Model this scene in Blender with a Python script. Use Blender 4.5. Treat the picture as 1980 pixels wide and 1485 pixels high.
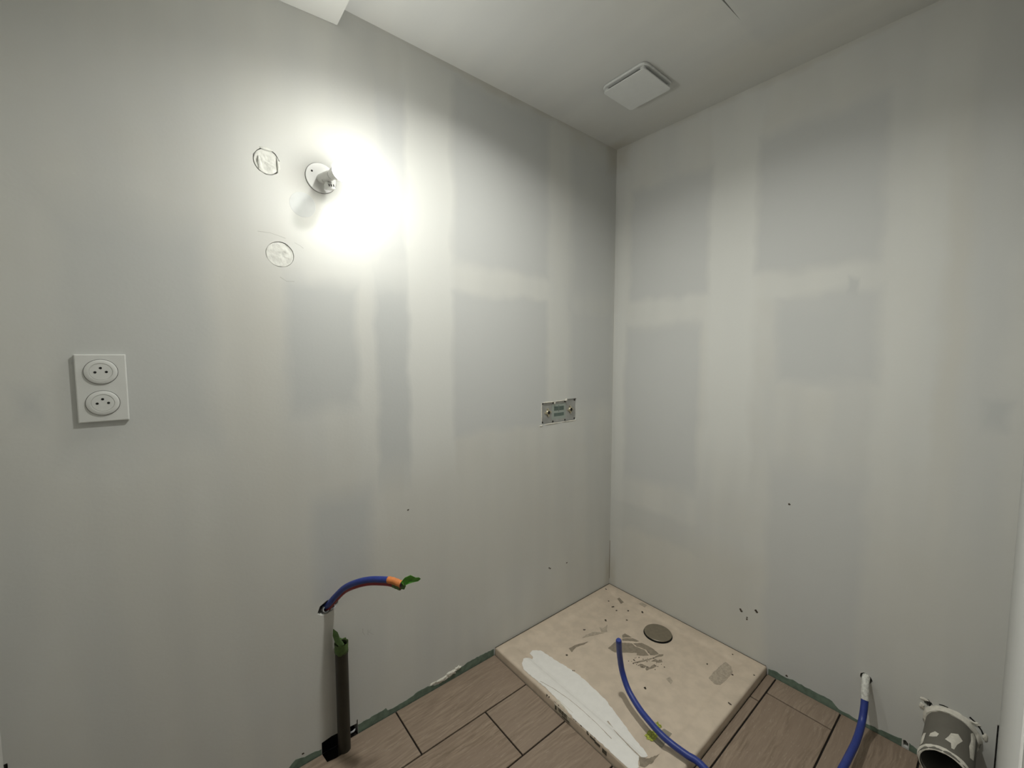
import bpy, bmesh, math, random
from mathutils import Vector, Matrix, noise
from mathutils.geometry import delaunay_2d_cdt

for o in list(bpy.data.objects):
    bpy.data.objects.remove(o, do_unlink=True)
scene = bpy.context.scene
C = scene.collection
PI = math.pi
random.seed(11)

# ------------------------------------------------------------------ camera
# World: z up, left wall = plane y=0, right wall = plane x=0, corner at the origin.
CAM = Vector((-1.8506, -1.3884, 1.3243))
YAW, PITCH, ROLL, FPX = 0.88468, -0.07140, 0.00026, 794.18
fw = Vector((math.cos(PITCH) * math.cos(YAW), math.cos(PITCH) * math.sin(YAW), math.sin(PITCH)))
rt = Vector((math.sin(YAW), -math.cos(YAW), 0.0))
up = rt.cross(fw)
rt, up = rt * math.cos(ROLL) + up * math.sin(ROLL), up * math.cos(ROLL) - rt * math.sin(ROLL)
cd = bpy.data.cameras.new('camera')
cd.sensor_fit = 'HORIZONTAL'
cd.sensor_width = 36.0
cd.lens = FPX / 1980.0 * 36.0
cd.clip_start = 0.01
cam = bpy.data.objects.new('camera', cd)
C.objects.link(cam)
cam.matrix_world = Matrix(((rt.x, up.x, -fw.x, CAM.x), (rt.y, up.y, -fw.y, CAM.y), (rt.z, up.z, -fw.z, CAM.z), (0, 0, 0, 1)))
scene.camera = cam

# ------------------------------------------------------------------ world, light levels, exposure
world = bpy.data.worlds.new('world')
scene.world = world
world.use_nodes = True
world.node_tree.nodes['Background'].inputs[0].default_value = (0.02, 0.02, 0.02, 1)
world.node_tree.nodes['Background'].inputs[1].default_value = 0.0
WALL_BULB = 320.0       # radiance of the bulb on the left wall
DOWNLIGHT = 1150.0       # radiance of the small round downlight in the middle of the ceiling
BULB_TINT = (1.0, 1.0, 0.95)
scene.view_settings.view_transform = 'Standard'
scene.view_settings.look = 'None'
scene.view_settings.exposure = 0.0
scene.view_settings.gamma = 1.0
scene.view_settings.use_curve_mapping = False
scene.cycles.diffuse_bounces = 3
scene.cycles.max_bounces = 5
scene.cycles.use_light_tree = False

H = 2.40          # ceiling height
RX, RY = -2.19, -1.42   # far end of the left wall, near end of the right wall
SOFX, SOFZ = -1.415, 2.342

# ------------------------------------------------------------------ materials
def new_mat(name):
    m = bpy.data.materials.new(name)
    m.use_nodes = True
    nt = m.node_tree
    return m, nt, nt.nodes['Principled BSDF']

def lk(nt, a, b):
    nt.links.new(a, b)

def N(nt, kind, **kw):
    n = nt.nodes.new(kind)
    for k, v in kw.items():
        setattr(n, k, v)
    return n

def vmath(nt, op, a, b=None):
    n = N(nt, 'ShaderNodeVectorMath', operation=op)
    for i, s in enumerate((a, b)):
        if s is None:
            continue
        if isinstance(s, (tuple, list)):
            n.inputs[i].default_value = s
        else:
            lk(nt, s, n.inputs[i])
    return n.outputs[0]

def smath(nt, op, a, b=None):
    n = N(nt, 'ShaderNodeMath', operation=op)
    for i, s in enumerate((a, b)):
        if s is None:
            continue
        if isinstance(s, (int, float)):
            n.inputs[i].default_value = s
        else:
            lk(nt, s, n.inputs[i])
    return n.outputs[0]

def mixc(nt, fac, a, b, blend='MIX'):
    n = N(nt, 'ShaderNodeMix', data_type='RGBA', blend_type=blend)
    if isinstance(fac, (int, float)):
        n.inputs[0].default_value = fac
    else:
        lk(nt, fac, n.inputs[0])
    for i, s in ((6, a), (7, b)):
        if isinstance(s, (tuple, list)):
            n.inputs[i].default_value = (s[0], s[1], s[2], 1)
        else:
            lk(nt, s, n.inputs[i])
    return n.outputs[2]

def maprange(nt, v, a, b, c, d, smooth=True):
    n = N(nt, 'ShaderNodeMapRange')
    if smooth:
        n.interpolation_type = 'SMOOTHSTEP'
    lk(nt, v, n.inputs[0])
    for i, x in enumerate((a, b, c, d)):
        n.inputs[i + 1].default_value = x
    return n.outputs[0]

def noise_tex(nt, vec, scale, detail=3, rough=0.5):
    n = N(nt, 'ShaderNodeTexNoise')
    n.inputs['Scale'].default_value = scale
    n.inputs['Detail'].default_value = detail
    n.inputs['Roughness'].default_value = rough
    if vec is not None:
        lk(nt, vec, n.inputs['Vector'])
    return n

def simple(name, col, rough=0.5, metal=0.0, var=0.06, nscale=30.0, bump=0.0, bscale=80.0, spec=0.5):
    m, nt, b = new_mat(name)
    tc = N(nt, 'ShaderNodeTexCoord').outputs['Object']
    n = noise_tex(nt, tc, nscale, 4)
    f = maprange(nt, n.outputs[0], 0.3, 0.7, 1 - var, 1 + var)
    cmb = N(nt, 'ShaderNodeCombineXYZ')
    for i in range(3):
        lk(nt, f, cmb.inputs[i])
    c = mixc(nt, 1.0, col, cmb.outputs[0], 'MULTIPLY')
    lk(nt, c, b.inputs['Base Color'])
    b.inputs['Roughness'].default_value = rough
    b.inputs['Metallic'].default_value = metal
    b.inputs['Specular IOR Level'].default_value = spec
    if bump > 0:
        bn = noise_tex(nt, tc, bscale, 3)
        bp = N(nt, 'ShaderNodeBump')
        bp.inputs['Strength'].default_value = bump
        bp.inputs['Distance'].default_value = 0.002
        lk(nt, bn.outputs[0], bp.inputs['Height'])
        lk(nt, bp.outputs[0], b.inputs['Normal'])
    return m

ALB = 0.80
def tone(r, g, b_):
    return (WARM[0] * r, WARM[1] * g, WARM[2] * b_)
WARM = (0.784 * ALB, 0.783 * ALB, 0.738 * ALB)
GREY = tone(0.885, 0.897, 0.925)
DGREY = tone(0.820, 0.840, 0.870)
LIGHT = tone(1.050, 1.056, 1.062)
BEIGE = tone(0.940, 0.920, 0.885)
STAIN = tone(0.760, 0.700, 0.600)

def plaster(name, axis, patches, base=WARM):
    """Filler-coated plasterboard: sanded coats of different tone, each a soft-edged patch."""
    m, nt, b = new_mat(name)
    tc = N(nt, 'ShaderNodeTexCoord').outputs['Object']
    sp = N(nt, 'ShaderNodeSeparateXYZ')
    lk(nt, tc, sp.inputs[0])
    cb = N(nt, 'ShaderNodeCombineXYZ')
    u, v = {'left': (0, 2), 'right': (1, 2), 'flat': (0, 1)}[axis]
    lk(nt, sp.outputs[u], cb.inputs[0])
    lk(nt, sp.outputs[v], cb.inputs[1])
    p = cb.outputs[0]
    nz = noise_tex(nt, p, 6.0, 2, 0.6)
    nz.noise_dimensions = '2D'
    p2 = vmath(nt, 'ADD', p, vmath(nt, 'MULTIPLY', vmath(nt, 'SUBTRACT', nz.outputs['Color'], (0.5, 0.5, 0.5)), (0.040, 0.065, 0.0)))
    ns = N(nt, 'ShaderNodeSeparateColor')
    lk(nt, nz.outputs['Color'], ns.inputs[0])
    # tall trowel streaks and broad unevenness
    sn = noise_tex(nt, vmath(nt, 'MULTIPLY', p, (9.0, 1.2, 1.0)), 1.0, 1)
    sn.noise_dimensions = '2D'
    col = mixc(nt, maprange(nt, sn.outputs[0], 0.35, 0.68, 0.0, 0.45, False), base, GREY)
    col = mixc(nt, maprange(nt, ns.outputs[2], 0.35, 0.7, 0.0, 0.22, False), col, BEIGE)
    for (u0, u1, v0, v1, c, soft, k) in patches:
        if u0 > u1:
            u0, u1 = u1, u0
        hu, hv = (u1 - u0) / 2, (v1 - v0) / 2
        n = N(nt, 'ShaderNodeVectorMath', operation='MULTIPLY_ADD')
        lk(nt, p2, n.inputs[0])
        n.inputs[1].default_value = (1 / hu, 1 / hv, 0)
        n.inputs[2].default_value = (-(u0 + u1) / 2 / hu, -(v0 + v1) / 2 / hv, 0)
        s = N(nt, 'ShaderNodeSeparateXYZ')
        lk(nt, vmath(nt, 'ABSOLUTE', n.outputs[0]), s.inputs[0])
        mx = smath(nt, 'MAXIMUM', s.outputs[0], s.outputs[1])
        q = min(0.9, 1.4 * soft / min(hu, hv))
        col = mixc(nt, maprange(nt, mx, 1 + q, 1 - q, 0.0, k, False), col, c)
    lk(nt, col, b.inputs['Base Color'])
    b.inputs['Roughness'].default_value = 0.85
    b.inputs['Specular IOR Level'].default_value = 0.0
    h1 = noise_tex(nt, p, 110, 1)
    h1.noise_dimensions = '2D'
    bp = N(nt, 'ShaderNodeBump')
    bp.inputs['Strength'].default_value = 0.06
    bp.inputs['Distance'].default_value = 0.002
    lk(nt, h1.outputs[0], bp.inputs['Height'])
    lk(nt, bp.outputs[0], b.inputs['Normal'])
    return m

LEFT_PATCHES = [
    (-1.601, -0.960, 0.416, 0.993, BEIGE, 0.10, 0.50), (-1.938, -1.636, 0.428, 0.874, BEIGE, 0.10, 0.45),
    (-0.972, -0.342, 0.349, 0.970, BEIGE, 0.10, 0.45), (-1.744, -1.605, 0.848, 1.597, BEIGE, 0.05, 0.5),
    (-1.207, -1.005, 0.904, 2.317, LIGHT, 0.012, 0.75), (-1.386, -1.315, 0.854, 1.473, LIGHT, 0.02, 0.5),
    (-0.504, -0.343, 1.038, 2.246, LIGHT, 0.03, 0.4), (-1.292, -1.201, 1.648, 2.209, GREY, 0.010, 0.95),
    (-1.001, -0.501, 1.679, 2.369, GREY, 0.014, 0.95), (-1.009, -0.500, 1.001, 1.567, GREY, 0.012, 0.95),
    (-0.340, -0.018, 1.591, 2.316, GREY, 0.020, 0.8), (-0.345, -0.012, 1.062, 1.551, GREY, 0.020, 0.8),
    (-1.585, -1.381, 1.153, 1.552, DGREY, 0.012, 0.75), (-1.313, -1.197, 0.898, 1.577, DGREY, 0.010, 0.85),
    (-1.530, -1.349, 0.518, 0.859, DGREY, 0.018, 0.75), (-1.546, -1.468, 0.541, 0.714, GREY, 0.02, 0.5),
    (-2.056, -1.777, 1.099, 1.666, DGREY, 0.022, 0.60), (-2.128, -2.090, 1.169, 1.239, DGREY, 0.02, 0.6),
    (-1.005, -0.500, 1.575, 1.672, LIGHT, 0.012, 0.40), (-1.585, -1.200, 1.560, 1.640, LIGHT, 0.02, 0.4),
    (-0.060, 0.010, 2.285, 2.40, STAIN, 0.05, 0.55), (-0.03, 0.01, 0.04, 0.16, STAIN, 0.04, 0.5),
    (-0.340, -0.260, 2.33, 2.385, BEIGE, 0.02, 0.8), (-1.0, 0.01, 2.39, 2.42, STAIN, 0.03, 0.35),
]
RIGHT_PATCHES = [
    (-0.078, -0.787, -0.065, 0.463, BEIGE, 0.05, 0.55), (-1.137, -1.367, 0.297, 0.805, BEIGE, 0.08, 0.35),
    (-0.016, -0.072, 0.435, 2.365, LIGHT, 0.010, 0.6), (-0.509, -0.698, 0.844, 2.289, LIGHT, 0.014, 0.8),
    (-1.097, -1.238, 0.964, 2.120, LIGHT, 0.02, 0.5), (-1.242, -1.295, 0.984, 1.924, BEIGE, 0.012, 0.6),
    (-0.098, -0.501, 1.599, 2.145, GREY, 0.012, 0.9), (-0.081, -0.479, 0.682, 1.465, GREY, 0.012, 0.95),
    (-0.698, -1.082, 1.648, 2.187, GREY, 0.012, 0.95), (-0.790, -1.090, 1.220, 1.553, GREY, 0.015, 0.9),
    (-0.080, -0.510, 1.472, 1.592, LIGHT, 0.012, 0.45), (-0.700, -1.085, 1.558, 1.642, LIGHT, 0.012, 0.45),
    (-0.802, -0.990, 1.240, 1.480, DGREY, 0.02, 0.35),
    (-1.003, -1.032, 1.541, 1.593, DGREY, 0.004, 0.7), (-1.299, -1.383, 0.844, 1.899, GREY, 0.02, 0.7),
    (-1.338, -1.382, 1.103, 1.182, DGREY, 0.008, 0.8), (-0.785, -1.084, -0.05, 0.889, GREY, 0.014, 0.75),
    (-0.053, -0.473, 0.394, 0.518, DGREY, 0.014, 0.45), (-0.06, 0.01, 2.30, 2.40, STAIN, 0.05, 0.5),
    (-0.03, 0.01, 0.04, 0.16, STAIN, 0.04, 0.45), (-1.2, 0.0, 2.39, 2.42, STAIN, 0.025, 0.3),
]
CEIL_PATCHES = [
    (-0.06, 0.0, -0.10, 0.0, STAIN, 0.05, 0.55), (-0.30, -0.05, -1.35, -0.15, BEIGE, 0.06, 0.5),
    (-1.40, -0.20, -1.42, -0.77, DGREY, 0.012, 0.35), (-0.52, -0.20, -0.56, -0.16, GREY, 0.05, 0.5),
    (-1.30, -0.55, -0.50, -0.10, GREY, 0.08, 0.5),
]
M = {}
M['wall_left'] = plaster('plaster_left', 'left', LEFT_PATCHES)
M['wall_right'] = plaster('plaster_right', 'right', RIGHT_PATCHES)
M['ceiling'] = plaster('plaster_ceiling', 'flat', CEIL_PATCHES)
M['plain'] = simple('plaster_plain', (WARM[0] * 0.97, WARM[1] * 0.97, WARM[2] * 0.97), 0.9, var=0.02, nscale=8, spec=0.0)
M['front'] = plaster('plaster_front', 'left', [(-1.3, 0.1, 0, 2.4, GREY, 0.02, 0.6)])
M['hall'] = simple('dark_hall_wall', (0.33, 0.32, 0.30), 0.9)
M['filler'] = simple('filler_compound', (0.655, 0.655, 0.605), 0.9, var=0.10, nscale=60, bump=0.8, bscale=70)
M['filler_grey'] = simple('filler_grey', (0.56, 0.57, 0.555), 0.9, var=0.03)
M['white_plaster'] = simple('white_plaster_lumps', (0.66, 0.63, 0.55), 0.9, var=0.08, nscale=90, bump=0.8, bscale=120)
M['green_board'] = simple('green_plasterboard', (0.135, 0.185, 0.140), 0.9, var=0.2, nscale=40)
M['grout'] = simple('dark_joint', (0.012, 0.009, 0.007), 0.95, var=0.2)
M['white_plastic'] = simple('white_plastic', (0.83, 0.83, 0.80), 0.35, var=0.015)
M['socket_plastic'] = simple('socket_plastic', (0.655, 0.66, 0.63), 0.4, var=0.015)
M['vent_plastic'] = simple('vent_plastic', (0.66, 0.67, 0.65), 0.45, var=0.015)
M['black'] = simple('black_hole', (0.008, 0.008, 0.007), 0.9, var=0.1)
M['dark_gap'] = simple('dark_gap', (0.03, 0.028, 0.022), 0.9, var=0.1)
M['galv'] = simple('galvanised_steel', (0.40, 0.40, 0.38), 0.45, metal=0.55, var=0.10, nscale=25)
M['brass'] = simple('nickel_brass', (0.66, 0.60, 0.44), 0.3, metal=0.9, var=0.1)
M['print'] = simple('grey_green_print', (0.10, 0.135, 0.115), 0.6, var=0.1)
M['sticker'] = simple('sticker_green_grey', (0.32, 0.36, 0.32), 0.5, var=0.04)
M['blue'] = simple('blue_sheath', (0.020, 0.040, 0.225), 0.42, var=0.08, nscale=60, bump=0.15, bscale=200)
M['red'] = simple('red_sheath', (0.23, 0.012, 0.018), 0.45, var=0.08, nscale=60)
M['orange'] = simple('orange_tape', (0.62, 0.20, 0.05), 0.6, var=0.15, nscale=60, bump=0.6)
M['green_tape'] = simple('green_tape', (0.085, 0.30, 0.03), 0.6, var=0.15, nscale=60, bump=0.5)
M['green_tape_dull'] = simple('dull_green_tape', (0.075, 0.135, 0.035), 0.65, var=0.2, nscale=60, bump=0.6)
M['white_tape'] = simple('white_tape', (0.62, 0.62, 0.57), 0.75, var=0.2, nscale=120, bump=1.0, bscale=160)
M['sleeve'] = simple('grey_sleeve', (0.48, 0.49, 0.50), 0.6)
M['pipe'] = simple('dark_grey_pipe', (0.026, 0.024, 0.017), 0.45, var=0.15, nscale=20)
M['pvc'] = simple('grey_pvc', (0.135, 0.126, 0.104), 0.55, var=0.05, nscale=20)
M['tray'] = simple('dusty_beige_resin', (0.585, 0.490, 0.385), 0.55, var=0.07, nscale=22, bump=0.12, bscale=60)
M['paint'] = simple('white_paint', (0.79, 0.772, 0.728), 0.6, var=0.02, nscale=40, bump=0.3, bscale=60)
M['film'] = simple('torn_brown_film', (0.255, 0.213, 0.158), 0.5, var=0.12, nscale=90)
M['film_pale'] = simple('pale_film', (0.40, 0.34, 0.265), 0.5, var=0.15, nscale=120)
M['drain'] = simple('taupe_drain_cover', (0.205, 0.175, 0.125), 0.4, metal=0.2, var=0.06, nscale=60)
M['joint'] = simple('joint_shade', (0.085, 0.072, 0.05), 0.9, var=0.3, nscale=60)
M['speck'] = simple('dirt', (0.07, 0.055, 0.04), 0.9)
M['ink'] = simple('label_ink', (0.09, 0.08, 0.06), 0.7)
M['label'] = simple('label_paper', (0.55, 0.50, 0.40), 0.7, var=0.15, nscale=100)
M['tape_grey'] = simple('smoky_tape', (0.28, 0.25, 0.19), 0.35, var=0.08)
M['moss'] = simple('yellow_green_print', (0.30, 0.33, 0.045), 0.6, var=0.5, nscale=220)
M['pencil'] = simple('pencil_line', (0.42, 0.42, 0.38), 0.8)
M['cable'] = simple('white_cable', (0.75, 0.74, 0.70), 0.5)

def emissive(name, strength):
    m = bpy.data.materials.new(name)
    m.use_nodes = True
    nt = m.node_tree
    nt.nodes.clear()
    e = N(nt, 'ShaderNodeEmission')
    e.inputs[0].default_value = (*BULB_TINT, 1)
    e.inputs[1].default_value = strength
    o = N(nt, 'ShaderNodeOutputMaterial')
    lk(nt, e.outputs[0], o.inputs[0])
    return m

def wood_tile():
    m, nt, b = new_mat('wood_look_tile')
    tc = N(nt, 'ShaderNodeTexCoord').outputs['Object']
    rnd = N(nt, 'ShaderNodeObjectInfo').outputs['Random']
    off = N(nt, 'ShaderNodeCombineXYZ')
    for i, k in enumerate((13.0, 7.0, 3.0)):
        lk(nt, smath(nt, 'MULTIPLY', rnd, k), off.inputs[i])
    p = vmath(nt, 'ADD', tc, off.outputs[0])
    warp = vmath(nt, 'MULTIPLY', vmath(nt, 'SUBTRACT', noise_tex(nt, p, 3.0, 3).outputs['Color'], (0.5, 0.5, 0.5)), (0.0, 0.060, 0.0))
    p = vmath(nt, 'ADD', p, warp)
    g1 = noise_tex(nt, vmath(nt, 'MULTIPLY', p, (11.0, 120.0, 5.0)), 1.0, 6, 0.62)
    g2 = noise_tex(nt, vmath(nt, 'MULTIPLY', p, (3.0, 16.0, 2.0)), 1.0, 3)
    a = maprange(nt, g1.outputs[0], 0.32, 0.70, 0.0, 1.0)
    col = mixc(nt, a, (0.175, 0.126, 0.086), (0.325, 0.248, 0.180))
    col = mixc(nt, maprange(nt, g2.outputs[0], 0.35, 0.65, 0.0, 0.80), col, (0.245, 0.182, 0.132))
    col = mixc(nt, smath(nt, 'MULTIPLY', rnd, 0.35), col, (0.30, 0.235, 0.18))
    scr = noise_tex(nt, vmath(nt, 'MULTIPLY', p, (40.0, 260.0, 20.0)), 1.0, 2)
    col = mixc(nt, maprange(nt, scr.outputs[0], 0.62, 0.75, 0.0, 0.35), col, (0.46, 0.39, 0.31))
    lk(nt, col, b.inputs['Base Color'])
    b.inputs['Roughness'].default_value = 0.6
    bp = N(nt, 'ShaderNodeBump')
    bp.inputs['Strength'].default_value = 0.15
    bp.inputs['Distance'].default_value = 0.001
    lk(nt, g1.outputs[0], bp.inputs['Height'])
    lk(nt, bp.outputs[0], b.inputs['Normal'])
    return m
M['tile'] = wood_tile()

# ------------------------------------------------------------------ mesh helpers
class MB:
    def __init__(self):
        self.v, self.f = [], []
    def add(self, vs, fs):
        o = len(self.v)
        self.v += [tuple(p) for p in vs]
        self.f += [tuple(i + o for i in f) for f in fs]
        return self
    def box(self, x0, x1, y0, y1, z0, z1):
        vs = [(x, y, z) for x in (x0, x1) for y in (y0, y1) for z in (z0, z1)]
        return self.add(vs, [(0, 1, 3, 2), (4, 6, 7, 5), (0, 4, 5, 1), (2, 3, 7, 6), (0, 2, 6, 4), (1, 5, 7, 3)])
    def prism(self, poly, z0, z1):
        n = len(poly)
        vs = [(x, y, z0) for x, y in poly] + [(x, y, z1) for x, y in poly]
        return self.add(vs, [tuple(range(n))[::-1], tuple(range(n, 2 * n))] + [(i, (i + 1) % n, n + (i + 1) % n, n + i) for i in range(n)])
    def lathe(self, prof, n=32, mat=None, close=False):
        """prof: (radius, height) rings about local z; mat: 4x4 to world."""
        vs, fs = [], []
        for r, h in prof:
            for k in range(n):
                a = 2 * PI * k / n
                vs.append(Vector((r * math.cos(a), r * math.sin(a), h)))
        for i in range(len(prof) - 1):
            for k in range(n):
                fs.append((i * n + k, i * n + (k + 1) % n, (i + 1) * n + (k + 1) % n, (i + 1) * n + k))
        if close:
            fs.append(tuple(range(n))[::-1])
            fs.append(tuple(range((len(prof) - 1) * n, len(prof) * n)))
        if mat is not None:
            vs = [mat @ p for p in vs]
        return self.add(vs, fs)
    def tube(self, pts, rad, n=16, caps=True):
        pts = [Vector(p) for p in pts]
        vs, fs = [], []
        ref = None
        for i, p in enumerate(pts):
            t = (pts[min(i + 1, len(pts) - 1)] - pts[max(i - 1, 0)]).normalized()
            if ref is None:
                ref = t.orthogonal().normalized()
            ref = (ref - t * ref.dot(t)).normalized()
            b = t.cross(ref)
            r = rad(i / (len(pts) - 1)) if callable(rad) else rad
            for k in range(n):
                a = 2 * PI * k / n
                vs.append(p + (ref * math.cos(a) + b * math.sin(a)) * r)
        for i in range(len(pts) - 1):
            for k in range(n):
                fs.append((i * n + k, i * n + (k + 1) % n, (i + 1) * n + (k + 1) % n, (i + 1) * n + k))
        if caps:
            fs.append(tuple(range(n))[::-1])
            fs.append(tuple(range((len(pts) - 1) * n, len(pts) * n)))
        return self.add(vs, fs)
    def build(self, name, mat, parent=None, smooth=False, loc=None, bevel=0.0, segs=2):
        me = bpy.data.meshes.new(name)
        vs = self.v
        if loc is not None:
            vs = [(x - loc[0], y - loc[1], z - loc[2]) for x, y, z in vs]
        me.from_pydata(vs, [], self.f)
        bm = bmesh.new()
        bm.from_mesh(me)
        bmesh.ops.recalc_face_normals(bm, faces=bm.faces)
        bm.to_mesh(me)
        bm.free()
        me.materials.append(mat)
        o = bpy.data.objects.new(name, me)
        C.objects.link(o)
        if loc is not None:
            o.location = loc
        if parent is not None:
            o.parent = parent
            o.matrix_parent_inverse = parent.matrix_basis.inverted()
        if smooth:
            me.polygons.foreach_set('use_smooth', [True] * len(me.polygons))
            try:
                me.set_sharp_from_angle(angle=math.radians(40))
            except Exception:
                pass
        if bevel > 0:
            b = o.modifiers.new('bevel', 'BEVEL')
            b.width = bevel
            b.segments = segs
            b.limit_method = 'ANGLE'
        return o

def tag(o, label, cat, group=None, kind=None):
    if label:
        o['label'] = label
    if cat:
        o['category'] = cat
    if group:
        o['group'] = group
    if kind:
        o['kind'] = kind
    return o

def thing(name, loc, label, cat, group=None):
    o = bpy.data.objects.new(name, None)
    o.empty_display_size = 0.05
    o.location = loc
    C.objects.link(o)
    return tag(o, label, cat, group)

def struct(o, label=None):
    o['kind'] = 'structure'
    if label:
        o['label'] = label
    return o

def cut(o, cutters):
    """Boolean-subtract closed meshes, bake the result."""
    tmp = []
    for c in cutters:
        k = c.build('cutter', M['dark_gap'])
        tmp.append(k)
        md = o.modifiers.new('cut', 'BOOLEAN')
        md.operation = 'DIFFERENCE'
        md.solver = 'EXACT'
        md.object = k
    bpy.context.view_layer.update()
    dg = bpy.context.evaluated_depsgraph_get()
    me = bpy.data.meshes.new_from_object(o.evaluated_get(dg))
    o.modifiers.clear()
    old = o.data
    o.data = me
    bpy.data.meshes.remove(old)
    for k in tmp:
        bpy.data.objects.remove(k, do_unlink=True)

def axis_mat(loc, direction, roll_ref=(0, 0, 1)):
    d = Vector(direction).normalized()
    x = Vector(roll_ref).cross(d)
    if x.length < 1e-4:
        x = d.orthogonal()
    x.normalize()
    y = d.cross(x)
    return Matrix(((x.x, y.x, d.x, loc[0]), (x.y, y.y, d.y, loc[1]), (x.z, y.z, d.z, loc[2]), (0, 0, 0, 1)))

def spline(pts, n=8):
    P = [Vector(p) for p in pts]
    out = []
    for i in range(len(P) - 1):
        p0, p1, p2, p3 = P[max(i - 1, 0)], P[i], P[i + 1], P[min(i + 2, len(P) - 1)]
        for k in range(n):
            t = k / n
            out.append(0.5 * ((2 * p1) + (p2 - p0) * t + (2 * p0 - 5 * p1 + 4 * p2 - p3) * t * t + (3 * p1 - p0 - 3 * p2 + p3) * t ** 3))
    out.append(P[-1])
    return out

def ragged(poly, step=0.008, amp=0.002):
    out = []
    n = len(poly)
    for i in range(n):
        a, b = Vector(poly[i]), Vector(poly[(i + 1) % n])
        L = (b - a).length
        k = max(1, int(L / step))
        nm = Vector((-(b - a).y, (b - a).x)).normalized() if L > 1e-6 else Vector((0, 0))
        for j in range(k):
            q = a.lerp(b, j / k)
            out.append(q + nm * random.uniform(-amp, amp) * (0.3 if j == 0 else 1))
    return out

# ------------------------------------------------------------------ room shell
T = 0.08
wl = MB().box(RX - T, T, 0, T, -0.06, H + 0.1).build('wall_left', M['wall_left'])
struct(wl, 'long plastered wall with filler patches and bare bulb')
def disc_cut(x, y0, y1, z, r, n=28, rag=0.0):
    return MB().lathe([(r, 0), (r, y1 - y0)], n, axis_mat((x, y0, z), (0, 1, 0)), close=True)
def ragged_hole(cx, cz, rx, rz, depth, plane, n=22, amp=0.12, seed=1):
    rs = random.Random(seed)
    pts = []
    for k in range(n):
        a = 2 * PI * k / n
        q = 1 + rs.uniform(-amp, amp)
        pts.append((cx + rx * q * math.cos(a), cz + rz * q * math.sin(a)))
    mb = MB()
    if plane == 'left':
        vs = [(a, -0.005, b) for a, b in pts] + [(a, depth, b) for a, b in pts]
    else:
        vs = [(-0.005, a, b) for a, b in pts] + [(depth, a, b) for a, b in pts]
    fs = [tuple(range(n))[::-1], tuple(range(n, 2 * n))] + [(i, (i + 1) % n, n + (i + 1) % n, n + i) for i in range(n)]
    return mb.add(vs, fs)
def poly_hole(pts, depth, plane):
    n = len(pts)
    if plane == 'left':
        vs = [(a, -0.005, b) for a, b in pts] + [(a, depth, b) for a, b in pts]
    else:
        vs = [(-0.005, a, b) for a, b in pts] + [(depth, a, b) for a, b in pts]
    fs = [tuple(range(n))[::-1], tuple(range(n, 2 * n))] + [(i, (i + 1) % n, n + (i + 1) % n, n + i) for i in range(n)]
    return MB().add(vs, fs)

cut(wl, [
    ragged_hole(-1.622, 1.876, 0.034, 0.037, 0.006, 'left', amp=0.05, seed=3),
    ragged_hole(-1.597, 1.619, 0.037, 0.0365, 0.006, 'left', amp=0.02, n=32, seed=4),
    poly_hole([(-1.531, 0.484), (-1.520, 0.474), (-1.500, 0.472), (-1.478, 0.480), (-1.466, 0.495), (-1.464, 0.507), (-1.478, 0.516), (-1.500, 0.518), (-1.522, 0.506)], 0.06, 'left'),
    poly_hole([(-1.531, -0.05), (-1.531, 0.036), (-1.500, 0.041), (-1.484, 0.040), (-1.440, 0.038), (-1.4165, 0.0365), (-1.4155, 0.049), (-1.412, 0.049), (-1.413, -0.05)], 0.06, 'left'),
    poly_hole([(-0.533, 1.000), (-0.520, 0.9965), (-0.300, 0.9955), (-0.2945, 1.000), (-0.2950, 1.1055), (-0.366, 1.1055), (-0.372, 1.0985), (-0.450, 1.0965), (-0.500, 1.0995), (-0.532, 1.097)], 0.012, 'left'),
    MB().box(RX - 0.002, RX + 0.006, -0.01, 0.03, -0.05, 0.405),
])
wr = MB().box(0, T, RY - T, 0, -0.06, H + 0.1).build('wall_right', M['wall_right'])
struct(wr, 'plastered wall at right behind the shower tray')
cut(wr, [
    poly_hole([(-1.100, 0.174), (-1.101, 0.186), (-1.110, 0.194), (-1.120, 0.193), (-1.130, 0.186), (-1.135, 0.175), (-1.128, 0.162), (-1.108, 0.160)], 0.06, 'right'),
    ragged_hole(-1.326, 0.140, 0.064, 0.064, 0.03, 'right', amp=0.02, n=30, seed=8),
    ragged_hole(-1.272, 0.190, 0.010, 0.012, 0.03, 'right', amp=0.2, n=12, seed=9),
    poly_hole([(-1.222, 0.004), (-1.220, 0.022), (-1.226, 0.026), (-1.234, 0.018), (-1.233, 0.002)], 0.04, 'right'),
    MB().box(-0.004, 0.03, -1.4205, -1.4165, -0.05, 0.222),
])
DX0, DX1, DZ = -2.12, -1.30, 2.04     # doorway behind the camera
wf = MB()
wf.box(DX1, T, RY - T, RY, -0.06, H + 0.1).box(RX - T, DX0, RY - T, RY, -0.06, H + 0.1).box(DX0, DX1, RY - T, RY, DZ, H + 0.1)
struct(wf.build('wall_front', M['front']), 'short wall with the doorway beside the camera')
struct(MB().box(RX - T, RX, RY - T, 0, -0.06, H + 0.1).build('wall_back', M['plain']), 'end wall at the far left edge')
ce = MB().box(RX - T, T, RY - T, T, H, H + 0.1).build('ceiling', M['ceiling'])
struct(ce, 'plastered ceiling with a board seam')
PX, PY = -1.10, -0.71          # recessed downlight
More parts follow.
